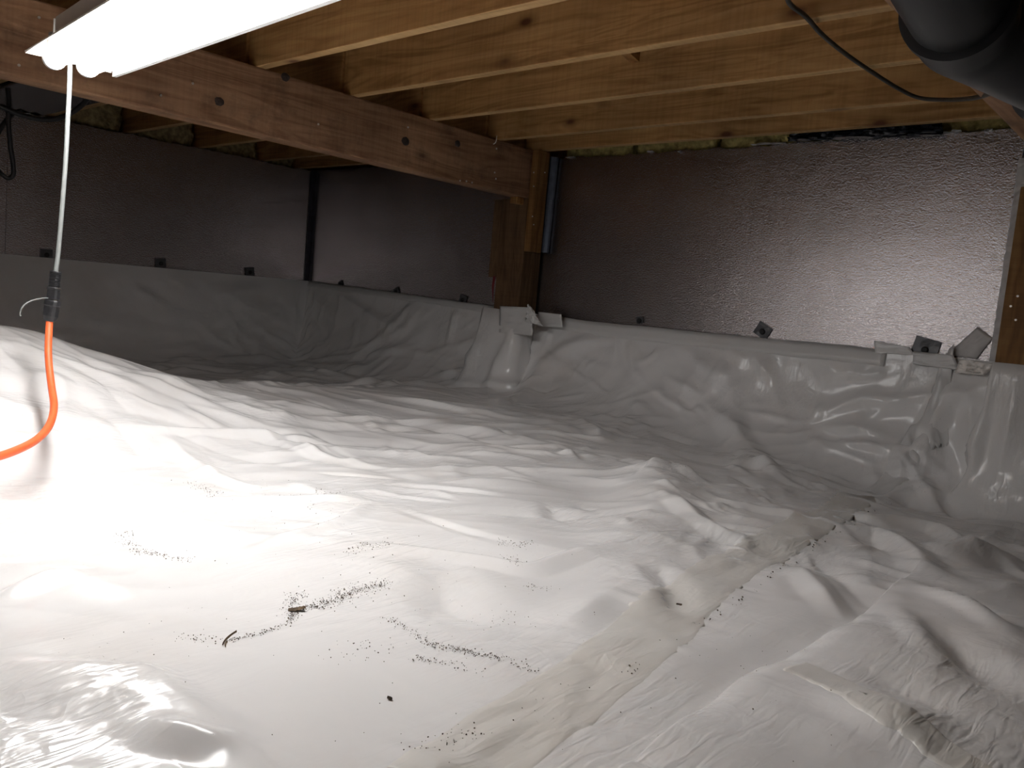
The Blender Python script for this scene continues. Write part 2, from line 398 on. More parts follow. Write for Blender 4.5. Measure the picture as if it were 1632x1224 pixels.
def child_box(name, lo, hi, mat, par, bev=0.003):
    o = box(name, lo, hi, mat, None, bev); l = Vector(o.location); o.parent = par; o.location = l-par.location; return o
pm = child_box('post_timber', (-2.835, 2.985, -0.60), (-2.67, 3.12, GZ-0.003), 'post_wood', post, 0.005)
cl = child_box('side_cleat', (-2.905, 3.0, 0.118), (-2.838, 3.04, GZ-0.004), 'post_wood', post)
tag(post, 'dark wooden post under the long girder against the far wall', 'post')
cb = tag(box('scab_board', (-2.667, 2.985, 0.25), (-2.628, 3.07, S-0.003), 'cleat_wood'), 'upright nailed board beside the end of the long girder', 'board')
for x, y in ((851, 275), (851, 297), (849, 345), (851, 358)): nail(cb, at_y(x, y, 2.985), (0, -1, 0), .003)
for x, y in ((868, 275),): nail(cb, at_x(x, y, -2.628), (1, 0, 0), .003)
child = box('shim_block', (-2.735, 2.93, GZ-0.035), (-2.69, 2.98, GZ-0.003), 'cleat_wood'); tag(child, 'small wooden shim tucked under the girder end above the post', 'shim')
# slim grey channel beside the board
P0, P1 = at_y(880, 250, 3.10), at_y(864, 402, 3.10)
bm = bmesh.new(); dx = 0.03
for (px, py, z) in ((P0[0], 3.095, P0[2]), (P1[0], 3.095, P1[2])):
    pass
V = []
for P in (P0, P1):
    for ox, oy in ((0, 0), (0.006, -0.008), (0.015, -0.008), (0.022, 0), (0.034, 0.01), (0.034, 0.024), (0, 0.024)): V.append((P[0]+ox-0.012, 3.10+oy, P[2]))
F = [(k, (k+1) % 7, 7+(k+1) % 7, 7+k) for k in range(7)]+[tuple(range(7))[::-1], tuple(range(7, 14))]
tag(mesh_obj('metal_channel', V, F, 'grey_channel'), 'slim blue grey metal channel running down beside the nailed board', 'channel')
# post of the second girder at the right edge
p2 = tag(box('support_post', (-0.608, 2.99, -0.72), (-0.45, 3.115, GZ-0.003), 'cleat_wood', bev=0.004), 'reddish brown wooden post at the right edge of the far wall', 'post')
for x, y in ((1622, 472), (1611, 488), (1619, 510)): nail(p2, at_y(x, y, 2.99), (0, -1, 0), .0035)
# crinkled grey strip on the board edge beside that post
V = []; F = []; n = 40
for i in range(n+1):
    z = -0.06+0.68*i/n
    for k, t in enumerate((0, .33, .66, 1)):
        V.append((-0.652+0.052*t+random.uniform(-.0015, .0015), YW-0.006+random.uniform(-.003, .003)-0.01*t, z+random.uniform(-.003, .003)))
for i in range(n):
    for k in range(3): F.append((i*4+k, i*4+k+1, (i+1)*4+k+1, (i+1)*4+k))
o = tag(mesh_obj('foil_tape_strip', V, F, 'grey_tape'), 'crinkled grey foil tape strip running up the right end of the foil wall', 'tape')
o.modifiers.new('thick', 'SOLIDIFY').thickness = 0.001
# dark strip in the room corner
V = [(XW+a, YW-b, z) for z in (-0.02, 0.735) for a, b in ((0.002, 0.002), (0.034, 0.002), (0.034, 0.008), (0.012, 0.012), (0.008, 0.034), (0.002, 0.034))]
F = [(k, (k+1) % 6, 6+(k+1) % 6, 6+k) for k in range(6)]+[tuple(range(6))[::-1], tuple(range(6, 12))]
tag(mesh_obj('corner_strip', V, F, 'dark_strip'), 'dark vertical strip in the corner between the two foil walls', 'corner strip')

# ------------------------------------------------------------------ insulation above the walls
def batt(name, lo, hi, mat, label, seed, group=None):
    lo = np.array(lo); hi = np.array(hi); bm = bmesh.new(); r = bmesh.ops.create_cube(bm, size=1)
    bmesh.ops.subdivide_edges(bm, edges=bm.edges[:], cuts=9, use_grid_fill=True)
    s = hi-lo; L = max(s)
    for v in bm.verts:
        q = np.array(v.co)+0.5
        P = lo+q*s; nz = perlin(np.array([P[0]*14+P[2]*9+seed]), np.array([P[1]*14+P[2]*13+seed*2]))[0]
        nz2 = perlin(np.array([P[0]*40+seed]), np.array([P[2]*40+P[1]*30]))[0]
        d = 0.02*nz+0.008*nz2
        v.co = (P[0]+d*.4, P[1]+d, P[2]+d*0.7)
    o = bm_obj(name, bm, mat, None, smooth=True); return tag(o, label, 'insulation', group)
xs = [-2.62, -2.2, -1.78, -1.33, -0.62]
labs = ['yellow insulation batt above the foil wall, next to the nailed board', 'yellow insulation batt above the foil wall, with a dark gap at its right',
        'yellow insulation batt above the foil wall, left of the black film', 'yellow insulation batt above the foil wall, at the right end beside the girder']
for i in range(4):
    batt('insulation_batt', (xs[i]+.012, 3.165, 0.712), (xs[i+1]-.012, 3.33, 0.93), 'insulation', labs[i], i*7.3, 'batts above the far wall')
ly = [1.127, 1.534, 1.938, 2.345, 2.753, 3.02]
ll = ['dim insulation batt above left wall behind the black box', 'dim insulation batt above left wall, first one right of the cables', 'dim insulation batt above left wall, second from the cables', 'dim insulation batt above left wall, third from the cables', 'dim insulation batt above left wall at the room corner']
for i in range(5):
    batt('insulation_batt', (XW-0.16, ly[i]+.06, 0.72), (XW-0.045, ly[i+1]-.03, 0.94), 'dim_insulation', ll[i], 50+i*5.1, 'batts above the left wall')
struct(box('trim_1', (XW-0.4, YW+0.24, 0.702), (XR+0.3, YW+0.29, JTOP-.002), 'joist_wood'))
struct(box('trim_2', (XW-0.29, YB-0.2, 0.702), (XW-0.2, YW+0.2, JTOP-.002), 'joist_wood'))
# crumpled black film over the top of the far wall
def sheet_on(name, corners, nu, nv, amp, fr, mat, label, cat, thick=0.0012, seed=0., off=(0, -1, 0)):
    c = [np.array(q, float) for q in corners]; V = []; F = []; off = np.array(off, float)
    for i in range(nu+1):
        for j in range(nv+1):
            u, v = i/nu, j/nv
            P = (c[0]*(1-u)+c[1]*u)*(1-v)+(c[3]*(1-u)+c[2]*u)*v
            d = abs(perlin(np.array([u*fr+seed]), np.array([v*fr*.7+seed*1.7]))[0])
            V.append(P+off*amp*d)
    for i in range(nu):
        for j in range(nv):
            a = i*(nv+1)+j; F.append((a, a+nv+1, a+nv+2, a+1))
    o = mesh_obj(name, V, F, mat, None, smooth=True); m = o.modifiers.new('thick', 'SOLIDIFY'); m.thickness = thick; m.offset = 1
    return tag(o, label, cat)
a, b = at_y(1262, 226, 3.11)[0], at_y(1502, 212, 3.11)[0]
zt = lambda x, y: at_y(x, y, 3.118)
sheet_on('black_film', [zt(1256, 226), zt(1503, 217), zt(1504, 195), zt(1262, 203)], 60, 12, 0.045, 8, 'black_film', 'crumpled black plastic film stuffed on top of the foil wall', 'plastic film', seed=3.)
# white foam slivers torn along the top of the boards
for k, (x, y, L) in enumerate(((908, 250, .05), (1036, 241, .03), (1083, 241, .015), (1214, 229, .09), (1240, 228, .06), (1510, 211, .05), (1524, 208, .03), (1575, 207, .025))):
    p = at_y(x, y, YW-0.004); V = []
    for i in range(6):
        t = i/5; V += [(p[0]-L/2+L*t, YW-0.008-random.random()*.006, p[2]-0.004+random.uniform(-.003, .002)), (p[0]-L/2+L*t, YW-0.003, p[2]+random.uniform(.001, .005)), (p[0]-L/2+L*t, YW+0.01, p[2]-0.002)]
    F = [(i*3+k2, i*3+(k2+1) % 3, (i+1)*3+(k2+1) % 3, (i+1)*3+k2) for i in range(5) for k2 in range(3)]+[(0, 2, 1), (15, 16, 17)]
    lb = ['white foam sliver on foil board top beside the metal channel', 'white foam sliver on foil board top, second from the channel', 'tiny white foam crumb on foil board top, third from the channel', 'longest white foam sliver on foil board top left of black film', 'white foam sliver touching the left end of black film', 'white foam sliver at the right end of black film', 'small white foam sliver just right of black film', 'rightmost white foam sliver under the girder'][k]
    tag(mesh_obj('foam_sliver', V, F, 'foam_white'), lb, 'foam scrap', 'foam slivers on the board tops')

# ------------------------------------------------------------------ the white liner: base terrain
CP = np.array([(-2.6,.746,-.194),(-2.6,.836,-.207),(-2.62,.97,-.262),(-2.68,1.186,-.333),(-2.78,1.49,-.402),(-2.75,1.78,-.405),(-2.7,2.45,-.415),
 (-1.88,.54,-.43),(-1.93,.88,-.43),(-2.0,1.2,-.43),(-2.2,1.6,-.43),(-2.6,.25,-.18),(-2.6,-.5,-.18),(-3.0,.85,-.33),(-3.35,1.25,-.48),(-3.25,.3,-.33),
 (-3.3,1.9,-.50),(-3.3,2.5,-.49),(-4.3,2.2,-.5),(-4.4,1.2,-.5),(-4.3,0,-.47),(-4.4,-1.5,-.47),(-.7,.26,-.42),(-.6,.5,-.42),(-1.2,.35,-.425),(-1.4,.8,-.43),
 (-.3,.85,-.43),(-.1,1,-.44),(.5,1,-.45),(.5,0,-.44),(-.5,-.6,-.42),(1.5,-1,-.45),(1.5,2,-.5),(-1.8,-.6,-.35),(-2.4,-2,-.25),(1.9,-2,-.45),
 (-1.2,1.6,-.445),(-.8,1.9,-.46),(-1.6,2.1,-.45),(-2.0,2.6,-.45),(-.5,2.6,-.53),(-1.0,2.75,-.51),(-1.6,2.8,-.48),(-2.3,2.8,-.45),(-3.3,2.95,-.48),
 (.5,2.6,-.54),(1.9,3,-.55),(-4.5,3,-.5)])
def _k(r2): return 0.5*r2*np.log(r2+1e-9)
_n = len(CP); _A = np.zeros((_n+3, _n+3)); _d = ((CP[:, None, :2]-CP[None, :, :2])**2).sum(-1)
_A[:_n, :_n] = _k(_d)+np.eye(_n)*0.003; _A[:_n, _n] = 1; _A[:_n, _n+1:] = CP[:, :2]; _A[_n, :_n] = 1; _A[_n+1:, :_n] = CP[:, :2].T
_W = np.linalg.solve(_A, np.concatenate([CP[:, 2], np.zeros(3)]))
def terrain(x, y):
    z = _W[_n]+_W[_n+1]*x+_W[_n+2]*y
    for i in range(_n): z = z+_W[i]*_k((x-CP[i, 0])**2+(y-CP[i, 1])**2)
    return z
def top_far(x): return np.interp(x, [XW, -2.87, -2.6, -2.3, -0.6, 2.2], [0.02, -0.035, -0.05, -0.062, -0.052, -0.05])
def top_left(y): return np.interp(y, [-2.4, 1.3, YW], [0.012, 0.013, 0.02])
LY, LX = YW-0.012, XW+0.012        # the sheet's top edge hugs the foil
POSTS = [(-2.905, -2.665, 2.975), (-0.612, -0.44, 2.98)]      # plan boxes of the posts the sheet is wrapped around
def wall_dist(x, y):
    d = LY-y
    for x0, x1, y0 in POSTS:
        ex = np.maximum(np.maximum(x0-x, x-x1), 0); ey = np.maximum(y0-y, 0)
        d = np.minimum(d, 2.3*np.hypot(ex, ey))
    return np.clip(d, 0, None)
def rises(x, y):
    z = terrain(x, y)
    d1 = wall_dist(x, y); D1 = 0.40+0.07*np.sin(x*3.1+.5)+0.10*np.exp(-((x+2.3)/.5)**2)
    t1 = np.clip(1-d1/D1, 0, 1)
    d2 = np.clip(x-LX, 0, None); D2 = 0.36+0.05*np.sin(y*2.7+1)
    t2 = np.clip(1-d2/D2, 0, 1)
    c1 = 0.62*t1**3.2+0.38*t1**12; c2 = 0.5*t2**3.5+0.5*t2**14
    ra = np.maximum((top_far(x)-z)*c1, 0); rb = np.maximum((top_left(y)-z)*c2, 0)
    return z, ra, rb
def base(x, y):
    z, ra, rb = rises(x, y); return z+np.maximum(ra, rb)
def unroll(x, y):
    """coordinates on the sheet itself: the part that climbs a wall counts as length"""
    z, ra, rb = rises(x, y); return x-rb, y+ra
def hit(x, y):
    """where the view ray through a pixel of the photograph meets the terrain"""
    d = ray(x, y); t = np.linspace(0.3, 6.5, 1600); P = d[None, :]*t[:, None]
    zb = base(P[:, 0], P[:, 1]); i = np.argmax(P[:, 2] < zb) if (P[:, 2] < zb).any() else -1
    return P[i]
# folds traced in plan: (points, height, width on the left, width on the right, sharpness)
FOLDS = [
 ([(225,617),(330,616),(460,617),(690,617)], .014, .10, .05, 1.6), ([(10,548),(135,585),(225,622)], .014, .05, .05, 1.4),
 ([(60,560),(150,600),(215,660)], -.012, .06, .06, 1.6), ([(240,686),(330,690),(480,702),(520,708)], .020, .035, .03, 1.1),
 ([(275,705),(310,738),(375,775),(440,776)], .018, .05, .035, 1.2), ([(180,765),(240,810),(320,848),(400,860)], .020, .06, .05, 1.2),
 ([(240,800),(400,803),(600,806)], .012, .05, .03, 1.3), ([(400,690),(470,715),(540,742),(600,735)], .018, .05, .04, 1.2),
 ([(500,668),(600,672),(700,674)], .015, .05, .04, 1.3), ([(350,640),(420,665),(470,672)], .015, .05, .05, 1.2),
 ([(400,885),(470,857),(540,838),(595,808)], .009, .018, .02, 1.0), ([(600,876),(700,886),(780,898),(840,908),(900,893),(1000,870),(1030,868)], .010, .016, .035, 1.0),
 ([(930,765),(1010,778),(1055,757),(1110,778),(1195,790),(1260,778)], .013, .014, .05, 1.0),
 ([(1060,735),(1050,770),(1046,800),(1038,840),(1025,890)], .036, .16, .17, 1.7), ([(1046,805),(1110,838),(1190,870)], .018, .05, .05, 1.1),
 ([(1120,640),(1170,690),(1215,742)], .030, .08, .07, 1.3), ([(1150,700),(1230,760),(1300,790)], .016, .07, .03, 1.2), ([(915,672),(945,688),(960,706)], .024, .06, .06, 1.4), ([(1040,622),(1080,650),(1115,664)], .012, .04, .03, 1.1),
 ([(960,705),(1000,660),(1045,645)], .012, .05, .04, 1.2),
 ([(880,522),(800,575),(720,622)], .030, .08, .07, 1.3), ([(940,535),(860,600),(770,640)], .026, .08, .08, 1.4), ([(835,520),(760,565),(690,600)], .024, .06, .05, 1.2),
 ([(1100,548),(1040,575),(960,640)], .014, .10, .08, 1.5), ([(1080,545),(1110,580),(1160,610)], .016, .08, .05, 1.3), ([(700,610),(800,615),(890,590)], .014, .06, .04, 1.3),
 ([(500,470),(530,500),(545,520)], .016, .06, .05, 1.2), ([(540,470),(600,510),(650,530)], .018, .06, .06, 1.4), ([(680,480),(640,530),(560,560)], .014, .05, .05, 1.3),
 ([(560,570),(640,560),(720,570)], .012, .06, .05, 1.2), ([(300,580),(420,575),(560,585)], .022, .10, .08, 1.3), ([(240,590),(300,572),(350,560)], .014, .08, .07, 1.2), ([(380,600),(450,590),(560,605)], .016, .08, .06, 1.2),
 ([(1310,660),(1370,642),(1450,648)], .026, .06, .05, 1.4), ([(1300,688),(1360,685),(1420,700)], .020, .05, .04, 1.3), ([(1335,712),(1380,712),(1420,724)], .018, .04, .04, 1.2),
 ([(1250,600),(1330,640),(1400,600)], -.018, .09, .09, 1.5), ([(1400,570),(1370,602),(1450,590),(1470,575)], .012, .03, .03, 1.1),
 ([(1525,600),(1500,650),(1470,700),(1440,745),(1400,800)], .018, .05, .05, 1.1), ([(1485,690),(1478,730),(1472,770)], .026, .05, .05, 1.2), ([(1510,700),(1530,750),(1545,800)], -.03, .05, .05, 1.3),
 ([(1578,600),(1580,680),(1555,770),(1540,805)], -.04, .05, .06, 1.2), ([(1600,640),(1605,700),(1590,740)], .03, .07, .06, 1.4), ([(1450,745),(1480,790),(1510,820)], .03, .05, .04, 1.2), ([(1545,660),(1550,720),(1550,775)], .03, .05, .05, 1.2),
 ([(1370,832),(1430,838),(1500,855),(1550,888)], .030, .06, .05, 1.2), ([(1345,850),(1400,858),(1450,885),(1480,920)], .028, .07, .05, 1.2), ([(1485,885),(1550,886),(1632,900)], .034, .09, .10, 1.6),
 ([(1440,940),(1540,990),(1632,1045)], .018, .05, .03, 1.1), ([(1450,985),(1500,1030),(1560,1080)], -.012, .06, .05, 1.3), ([(1430,975),(1480,1040),(1515,1078)], .016, .08, .04, 1.2),
 ([(1500,1010),(1560,1070),(1620,1140)], -.024, .07, .08, 1.5), ([(1270,910),(1310,950),(1345,985)], .014, .04, .04, 1.2), ([(1300,885),(1350,930),(1390,965)], -.012, .05, .05, 1.3),
 ([(0,1080),(100,1082),(175,1086),(235,1090),(300,1135),(390,1195)], .014, .03, .10, 1.3), ([(230,1170),(300,1188),(390,1200)], .012, .02, .03, 1.1), ([(0,965),(40,946),(120,925)], .012, .02, .03, 1.1),
 ([(0,910),(120,930),(220,960)], .006, .05, .05, 1.4), ([(690,910),(720,960),(800,985)], -.016, .08, .07, 1.5), ([(900,1000),(960,960),(1010,930)], .016, .07, .05, 1.3), ([(1010,990),(1050,940),(1085,960)], .012, .06, .06, 1.2),
 ([(1045,905),(1070,935),(1082,965)], -.016, .04, .04, 1.1), ([(600,900),(690,930),(760,930)], .010, .08, .07, 1.4), ([(0,760),(120,748),(260,735)], -.012, .07, .06, 1.4), ([(30,640),(60,600),(100,610),(105,650),(85,690)], .010, .035, .035, 1.3),
 ([(20,690),(50,700),(90,690)], .010, .03, .03, 1.2), ([(1600,1010),(1560,980),(1530,965)], -.012, .02, .02, 1.0), ([(1360,1180),(1440,1165),(1520,1195)], .022, .10, .10, 1.5), ([(1380,1075),(1460,1125),(1540,1180)], -.008, .04, .04, 1.2), ([(990,1240),(1090,1152),(1175,1078),(1260,1034),(1335,1000),(1385,968),(1430,932)], -.010, .07, .03, 1.4),
]
FW = []
for pts, a, wl_, wr_, sh in FOLDS:
    HP = np.array([hit(x, y)[:2] for x, y in pts]); UP = np.stack(unroll(HP[:, 0], HP[:, 1]), -1)
    FW.append((smoothpath(UP, 5), a, wl_, wr_, sh))
# many small random folds
rs = np.random.RandomState(11)
def rnd_folds(n, xr, yr, ang, spread, L, a, wd, poly=None):
    k = 0
    while k < n:
        x, y = rs.uniform(*xr), rs.uniform(*yr)
        if poly and not poly(x, y): continue
        th = ang+rs.normal()*spread; l = L*rs.uniform(.4, 1.3); bend = rs.normal()*.25
        pts = [(x+l*t*math.cos(th+bend*t), y+l*t*math.sin(th+bend*t)) for t in (-.5, -.25, 0, .25, .5)]
        s = 1 if rs.rand() < .72 else -1
        FW.append((np.array(pts), s*a*rs.uniform(.35, 1.2), wd*rs.uniform(.5, 1.6), wd*rs.uniform(.4, 1.2), rs.uniform(1.0, 1.4))); k += 1
rnd_folds(34, (-2.9, -1.0), (1.1, 2.7), 0.72, .45, .6, .011, .07)
rnd_folds(40, (-4.3, -2.8), (1.2, 2.9), 0.6, .6, .6, .018, .09)
rnd_folds(24, (-2.6, -1.2), (.6, 1.5), 0.8, .5, .45, .007, .06)
rnd_folds(22, (-1.6, -.2), (1.3, 2.7), 2.3, .6, .35, .009, .06)
rnd_folds(14, (-1.3, -.1), (.3, 1.4), 0.9, .9, .35, .003, .05)
rnd_folds(46, (-2.6, -.4), (2.75, 3.5), 1.9, .7, .30, .014, .06)
rnd_folds(34, (-4.6, -2.9), (2.85, 3.55), 1.3, .8, .35, .013, .06)
rnd_folds(40, (-5.1, -4.4), (1.0, 3.0), 1.3, .6, .45, .012, .06)
rnd_folds(14, (-2.6, -1.9), (.4, 1.2), 1.2, .6, .4, .008, .06)
rnd_folds(60, (-2.7, -1.0), (1.0, 2.8), 0.7, .8, .22, .007, .026)
rnd_folds(40, (-1.7, -.3), (1.5, 2.9), 2.0, .9, .18, .007, .026)
rnd_folds(40, (-4.2, -2.7), (1.4, 2.9), 0.7, .8, .25, .008, .03)
rnd_folds(36, (-2.6, -.4), (2.85, 3.5), 1.9, 1.0, .18, .009, .028)
rnd_folds(36, (-1.05, -.55), (1.3, 2.2), 2.4, .5, .12, .005, .022)
SEAM = smoothpath([hit(x, y)[:2] for x, y in ((690,1240),(770,1195),(905,1100),(1000,1030),(1090,950),(1200,885),(1290,835),(1380,790))], 8)
for k in range(46):
    q = SEAM[rs.randint(len(SEAM))]+rs.randn(2)*.03; th = math.atan2(1.35, .45)+rs.choice([0., 1.1, -1.0])+rs.normal()*.3; l = rs.uniform(.05, .13)
    FW.append((np.array([(q[0]+l*t*math.cos(th), q[1]+l*t*math.sin(th)) for t in (-.5, 0, .5)]), rs.choice([1, -.7])*rs.uniform(.0015, .0045), rs.uniform(.012, .03), rs.uniform(.01, .02), 1.1))
def axis(parts):
    out = [parts[0][0]]
    for a, b, s in parts:
        n = max(1, int(round((b-a)/s))); out += list(np.linspace(a, b, n+1)[1:])
    return np.array(out)
AX = axis([(LX, LX+.02, .002), (LX+.02, LX+.14, .005), (LX+.14, -2.6, .0085), (-2.6, -1.3, .0062), (-1.3, 0.0, .0047), (0, .3, .012), (.3, XR-.01, .06)])
AY = axis([(YB+.02, 0, .08), (0, .2, .01), (.2, 1.3, .0047), (1.3, 2.5, .0065), (2.5, LY-.14, .0078), (LY-.14, LY-.025, .004), (LY-.025, LY, .0016)])
GXX, GYY = np.meshgrid(AX, AY, indexing='ij')
H = base(GXX, GYY)
UU, VV = unroll(GXX, GYY)
disp = 0.012*perlin(UU*2.3+3, VV*2.3)+0.006*perlin(UU*4.7, VV*4.7+9)
# crumple: ridged noise, warped
wx = UU+0.07*perlin(UU*3, VV*3+31); wy = VV+0.07*perlin(UU*3+17, VV*3)
ca, sa = math.cos(.75), math.sin(.75)
uu, vv = wx*ca+wy*sa, -wx*sa+wy*ca
amp = 0.15+0.85*sstep(.9, 1.8, np.hypot(GXX, GYY))
rid = np.clip(1-2.2*np.abs(perlin(uu*1.9, vv*4.2)), 0, 1)**1.3*0.012+np.clip(1-2.6*np.abs(perlin(uu*3.7+40, vv*8.5+7)), 0, 1)**1.3*0.0045
disp += amp*rid*(0.25+0.75*sstep(-.25, .4, perlin(UU*1.4+5, VV*1.4)))
for P, a, w1, w2, sh in FW:
    W = max(w1, w2)
    sel = np.nonzero((UU > P[:, 0].min()-W) & (UU < P[:, 0].max()+W) & (VV > P[:, 1].min()-W) & (VV < P[:, 1].max()+W))
    if len(sel[0]) == 0: continue
    X, Y = UU[sel], VV[sel]
    best = np.full(X.shape, 9.0); sd = np.zeros(X.shape); tt = np.zeros(X.shape)
    seg = np.diff(P, axis=0); sl = np.hypot(seg[:, 0], seg[:, 1])+1e-9; cum = np.concatenate([[0], np.cumsum(sl)])
    for k in range(len(seg)):
        t = np.clip(((X-P[k, 0])*seg[k, 0]+(Y-P[k, 1])*seg[k, 1])/sl[k]**2, 0, 1)
        ex, ey = X-P[k, 0]-t*seg[k, 0], Y-P[k, 1]-t*seg[k, 1]; d = np.hypot(ex, ey)
        m = d < best; best[m] = d[m]
        sd[m] = (seg[k, 0]*ey-seg[k, 1]*ex)[m]; tt[m] = ((cum[k]+t*sl[k])/cum[-1])[m]
    wdt = np.where(sd > 0, w1, w2)
    prof = np.clip(1-(np.sqrt(best*best+9e-6)-.003)/wdt, 0, 1)
    bell = .5-.5*np.cos(np.pi*prof); kk = np.clip((wdt-.05)/.06, 0, .85)
    prof = kk*bell+(1-kk)*np.where(prof > 0, prof**sh, 0)
    disp[sel] += a*prof*np.sin(np.pi*np.clip(tt*.9+.05, 0, 1))**.85
# displace along the sheet's own normal; pinned at the walls
gx = np.gradient(H, AX, axis=0); gy = np.gradient(H, AY, axis=1); nl = np.sqrt(1+gx*gx+gy*gy)
pin = sstep(0.0, 0.09, np.maximum(top_far(GXX)-H, wall_dist(GXX, GYY)))*sstep(0.0, 0.09, np.maximum(top_left(GYY)-H, GXX-LX))
steep = sstep(0.6, 2.0, np.hypot(gx, gy)); disp = np.where(disp < 0, disp*(1-.7*steep), disp)
disp *= 0.05+0.95*pin
PX, PY, PZ = GXX-disp*gx/nl, GYY-disp*gy/nl, H+disp/nl
PX = np.maximum(PX, LX); PY = np.minimum(PY, LY)
HZ = H+disp*nl                     # height field equivalent
def liner_z(x, y):
    x = np.asarray(x, float); y = np.asarray(y, float)
    i = np.clip(np.searchsorted(AX, x)-1, 0, len(AX)-2); j = np.clip(np.searchsorted(AY, y)-1, 0, len(AY)-2)
    u = np.clip((x-AX[i])/(AX[i+1]-AX[i]), 0, 1); v = np.clip((y-AY[j])/(AY[j+1]-AY[j]), 0, 1)
    return (HZ[i, j]*(1-u)*(1-v)+HZ[i+1, j]*u*(1-v)+HZ[i, j+1]*(1-u)*v+HZ[i+1, j+1]*u*v)
def grid_obj(name, X, Y, Z, mat, mask=None):
    n, m = X.shape; me = bpy.data.meshes.new(name)
    co = np.stack([X, Y, Z], -1).reshape(-1, 3).astype(np.float32)
    idx = np.arange(n*m).reshape(n, m)
    q = np.stack([idx[:-1, :-1], idx[1:, :-1], idx[1:, 1:], idx[:-1, 1:]], -1).reshape(-1, 4)
    me.vertices.add(n*m); me.vertices.foreach_set('co', co.ravel())
    me.loops.add(q.size); me.loops.foreach_set('vertex_index', q.ravel().astype(np.int32))
    me.polygons.add(len(q)); me.polygons.foreach_set('loop_start', (np.arange(len(q))*4).astype(np.int32))
    me.polygons.foreach_set('use_smooth', np.ones(len(q), dtype=bool))
    me.update(calc_edges=True); me.validate(); me.materials.append(MATS[mat])
    o = bpy.data.objects.new(name, me); link(o); return o
liner = grid_obj('plastic_liner', PX, PY, PZ, 'liner_white')
tag(liner, 'large wrinkled white plastic liner covering the ground and lower walls', 'plastic liner')

def hitl(x, y):
    """pixel ray against the finished liner"""
    d = ray(x, y); t = np.linspace(0.3, 6.0, 2400); P = d[None, :]*t[:, None]
    z = liner_z(P[:, 0], P[:, 1]); b = P[:, 2] < z
    return P[np.argmax(b)] if b.any() else P[-1]
# overlapping sheet on the right, its cut edge running diagonally towards the camera
edge = smoothpath([hit(x, y)[:2] for x, y in ((960,1262),(1010,1222),(1090,1160),(1180,1085),(1262,1040),(1335,1008),(1385,975),(1430,938),(1490,885))], 14)
ev = np.gradient(edge, axis=0); ev /= np.linalg.norm(ev, axis=1)[:, None]
nrm = np.stack([ev[:, 1], -ev[:, 0]], -1); nrm[:] = nrm.mean(0)/np.linalg.norm(nrm.mean(0))
ts = np.concatenate([[0, .002, .005], np.linspace(.01, .16, 22), np.linspace(.18, .8, 30)])
X = edge[:, None, 0]+nrm[:, None, 0]*ts[None]; Y = edge[:, None, 1]+nrm[:, None, 1]*ts[None]
sarc = np.linspace(0, 1, len(edge))[:, None]
lift = 0.005+0.022*np.exp(-ts[None]/.05)*np.abs(perlin(sarc*6+2, sarc*0+.5))+0.004*np.abs(perlin(X*9, Y*9))
endf = np.clip((1-sarc)*9, 0, 1)*np.clip((0.8-ts[None])/.1, 0, 1)
Z = liner_z(X, Y)+lift*endf-0.004*(1-endf)
o2 = grid_obj('plastic_liner', X, Y, Z, 'liner_white')
md = o2.modifiers.new('thick', 'SOLIDIFY'); md.thickness = 0.0015; md.offset = 1
tag(o2, 'overlapping white liner sheet at lower right with a curled diagonal edge', 'plastic liner')

_q = np.array([-nrm[0][1], nrm[0][0]]); _es = edge@_q; _sg = 1 if _es[-1] > _es[0] else -1; SZ = Z.copy()
def sheet2_z(x, y):
    s_ = np.interp(_sg*(x*_q[0]+y*_q[1]), _sg*_es, np.arange(len(edge)))
    i = np.clip(s_.astype(int), 0, len(edge)-2); u = s_-i
    ex, ey = edge[i, 0]*(1-u)+edge[i+1, 0]*u, edge[i, 1]*(1-u)+edge[i+1, 1]*u
    t = (x-ex)*nrm[0][0]+(y-ey)*nrm[0][1]; j = np.clip(np.searchsorted(ts, t)-1, 0, len(ts)-2); v = np.clip((t-ts[j])/(ts[j+1]-ts[j]), 0, 1)
    z = SZ[i, j]*(1-u)*(1-v)+SZ[i+1, j]*u*(1-v)+SZ[i, j+1]*(1-u)*v+SZ[i+1, j+1]*u*v
    return np.where(t > 0, np.maximum(z, liner_z(x, y)), liner_z(x, y))
def tape_strip(name, px, width, mat, label, lift=0.003, nw=10, wob=.004, side=0.0, n=16, cat='tape'):
    P = smoothpath([hitl(x, y)[:2] for x, y in px], n); T = np.gradient(P, axis=0); T /= np.linalg.norm(T, axis=1)[:, None]
    k = np.ones(9)/9; T = np.stack([np.convolve(np.pad(T[:, i], 4, mode='edge'), k, 'valid') for i in (0, 1)], -1); T /= np.linalg.norm(T, axis=1)[:, None]
    Nn = np.stack([T[:, 1], -T[:, 0]], -1); w = np.linspace(-.5+side, .5+side, nw)*width
    wj = np.repeat(w[None], len(P), 0)+wob*perlin(np.linspace(0, 14, len(P))[:, None]+w[None]*0, np.sign(w)[None]*3+.3+0*P[:, :1])
    X = P[:, None, 0]+Nn[:, None, 0]*wj; Y = np.minimum(P[:, None, 1]+Nn[:, None, 1]*wj, LY-0.003)
    Z = sheet2_z(X, Y)+lift*np.minimum(1, np.sin(np.pi*np.linspace(0, 1, nw))*3.5)[None]-.0006
    o = grid_obj(name, X, Y, Z, mat); m = o.modifiers.new('thick', 'SOLIDIFY'); m.thickness = 0.0006; m.offset = 1
    return tag(o, label, cat)
tape_strip('seam_tape', [(690,1262),(770,1200),(905,1105),(1010,1030),(1100,950),(1200,885),(1290,835),(1370,790)], .105, 'seam_tape', 'long beige tape strip over the diagonal liner seam', .0016, 22)
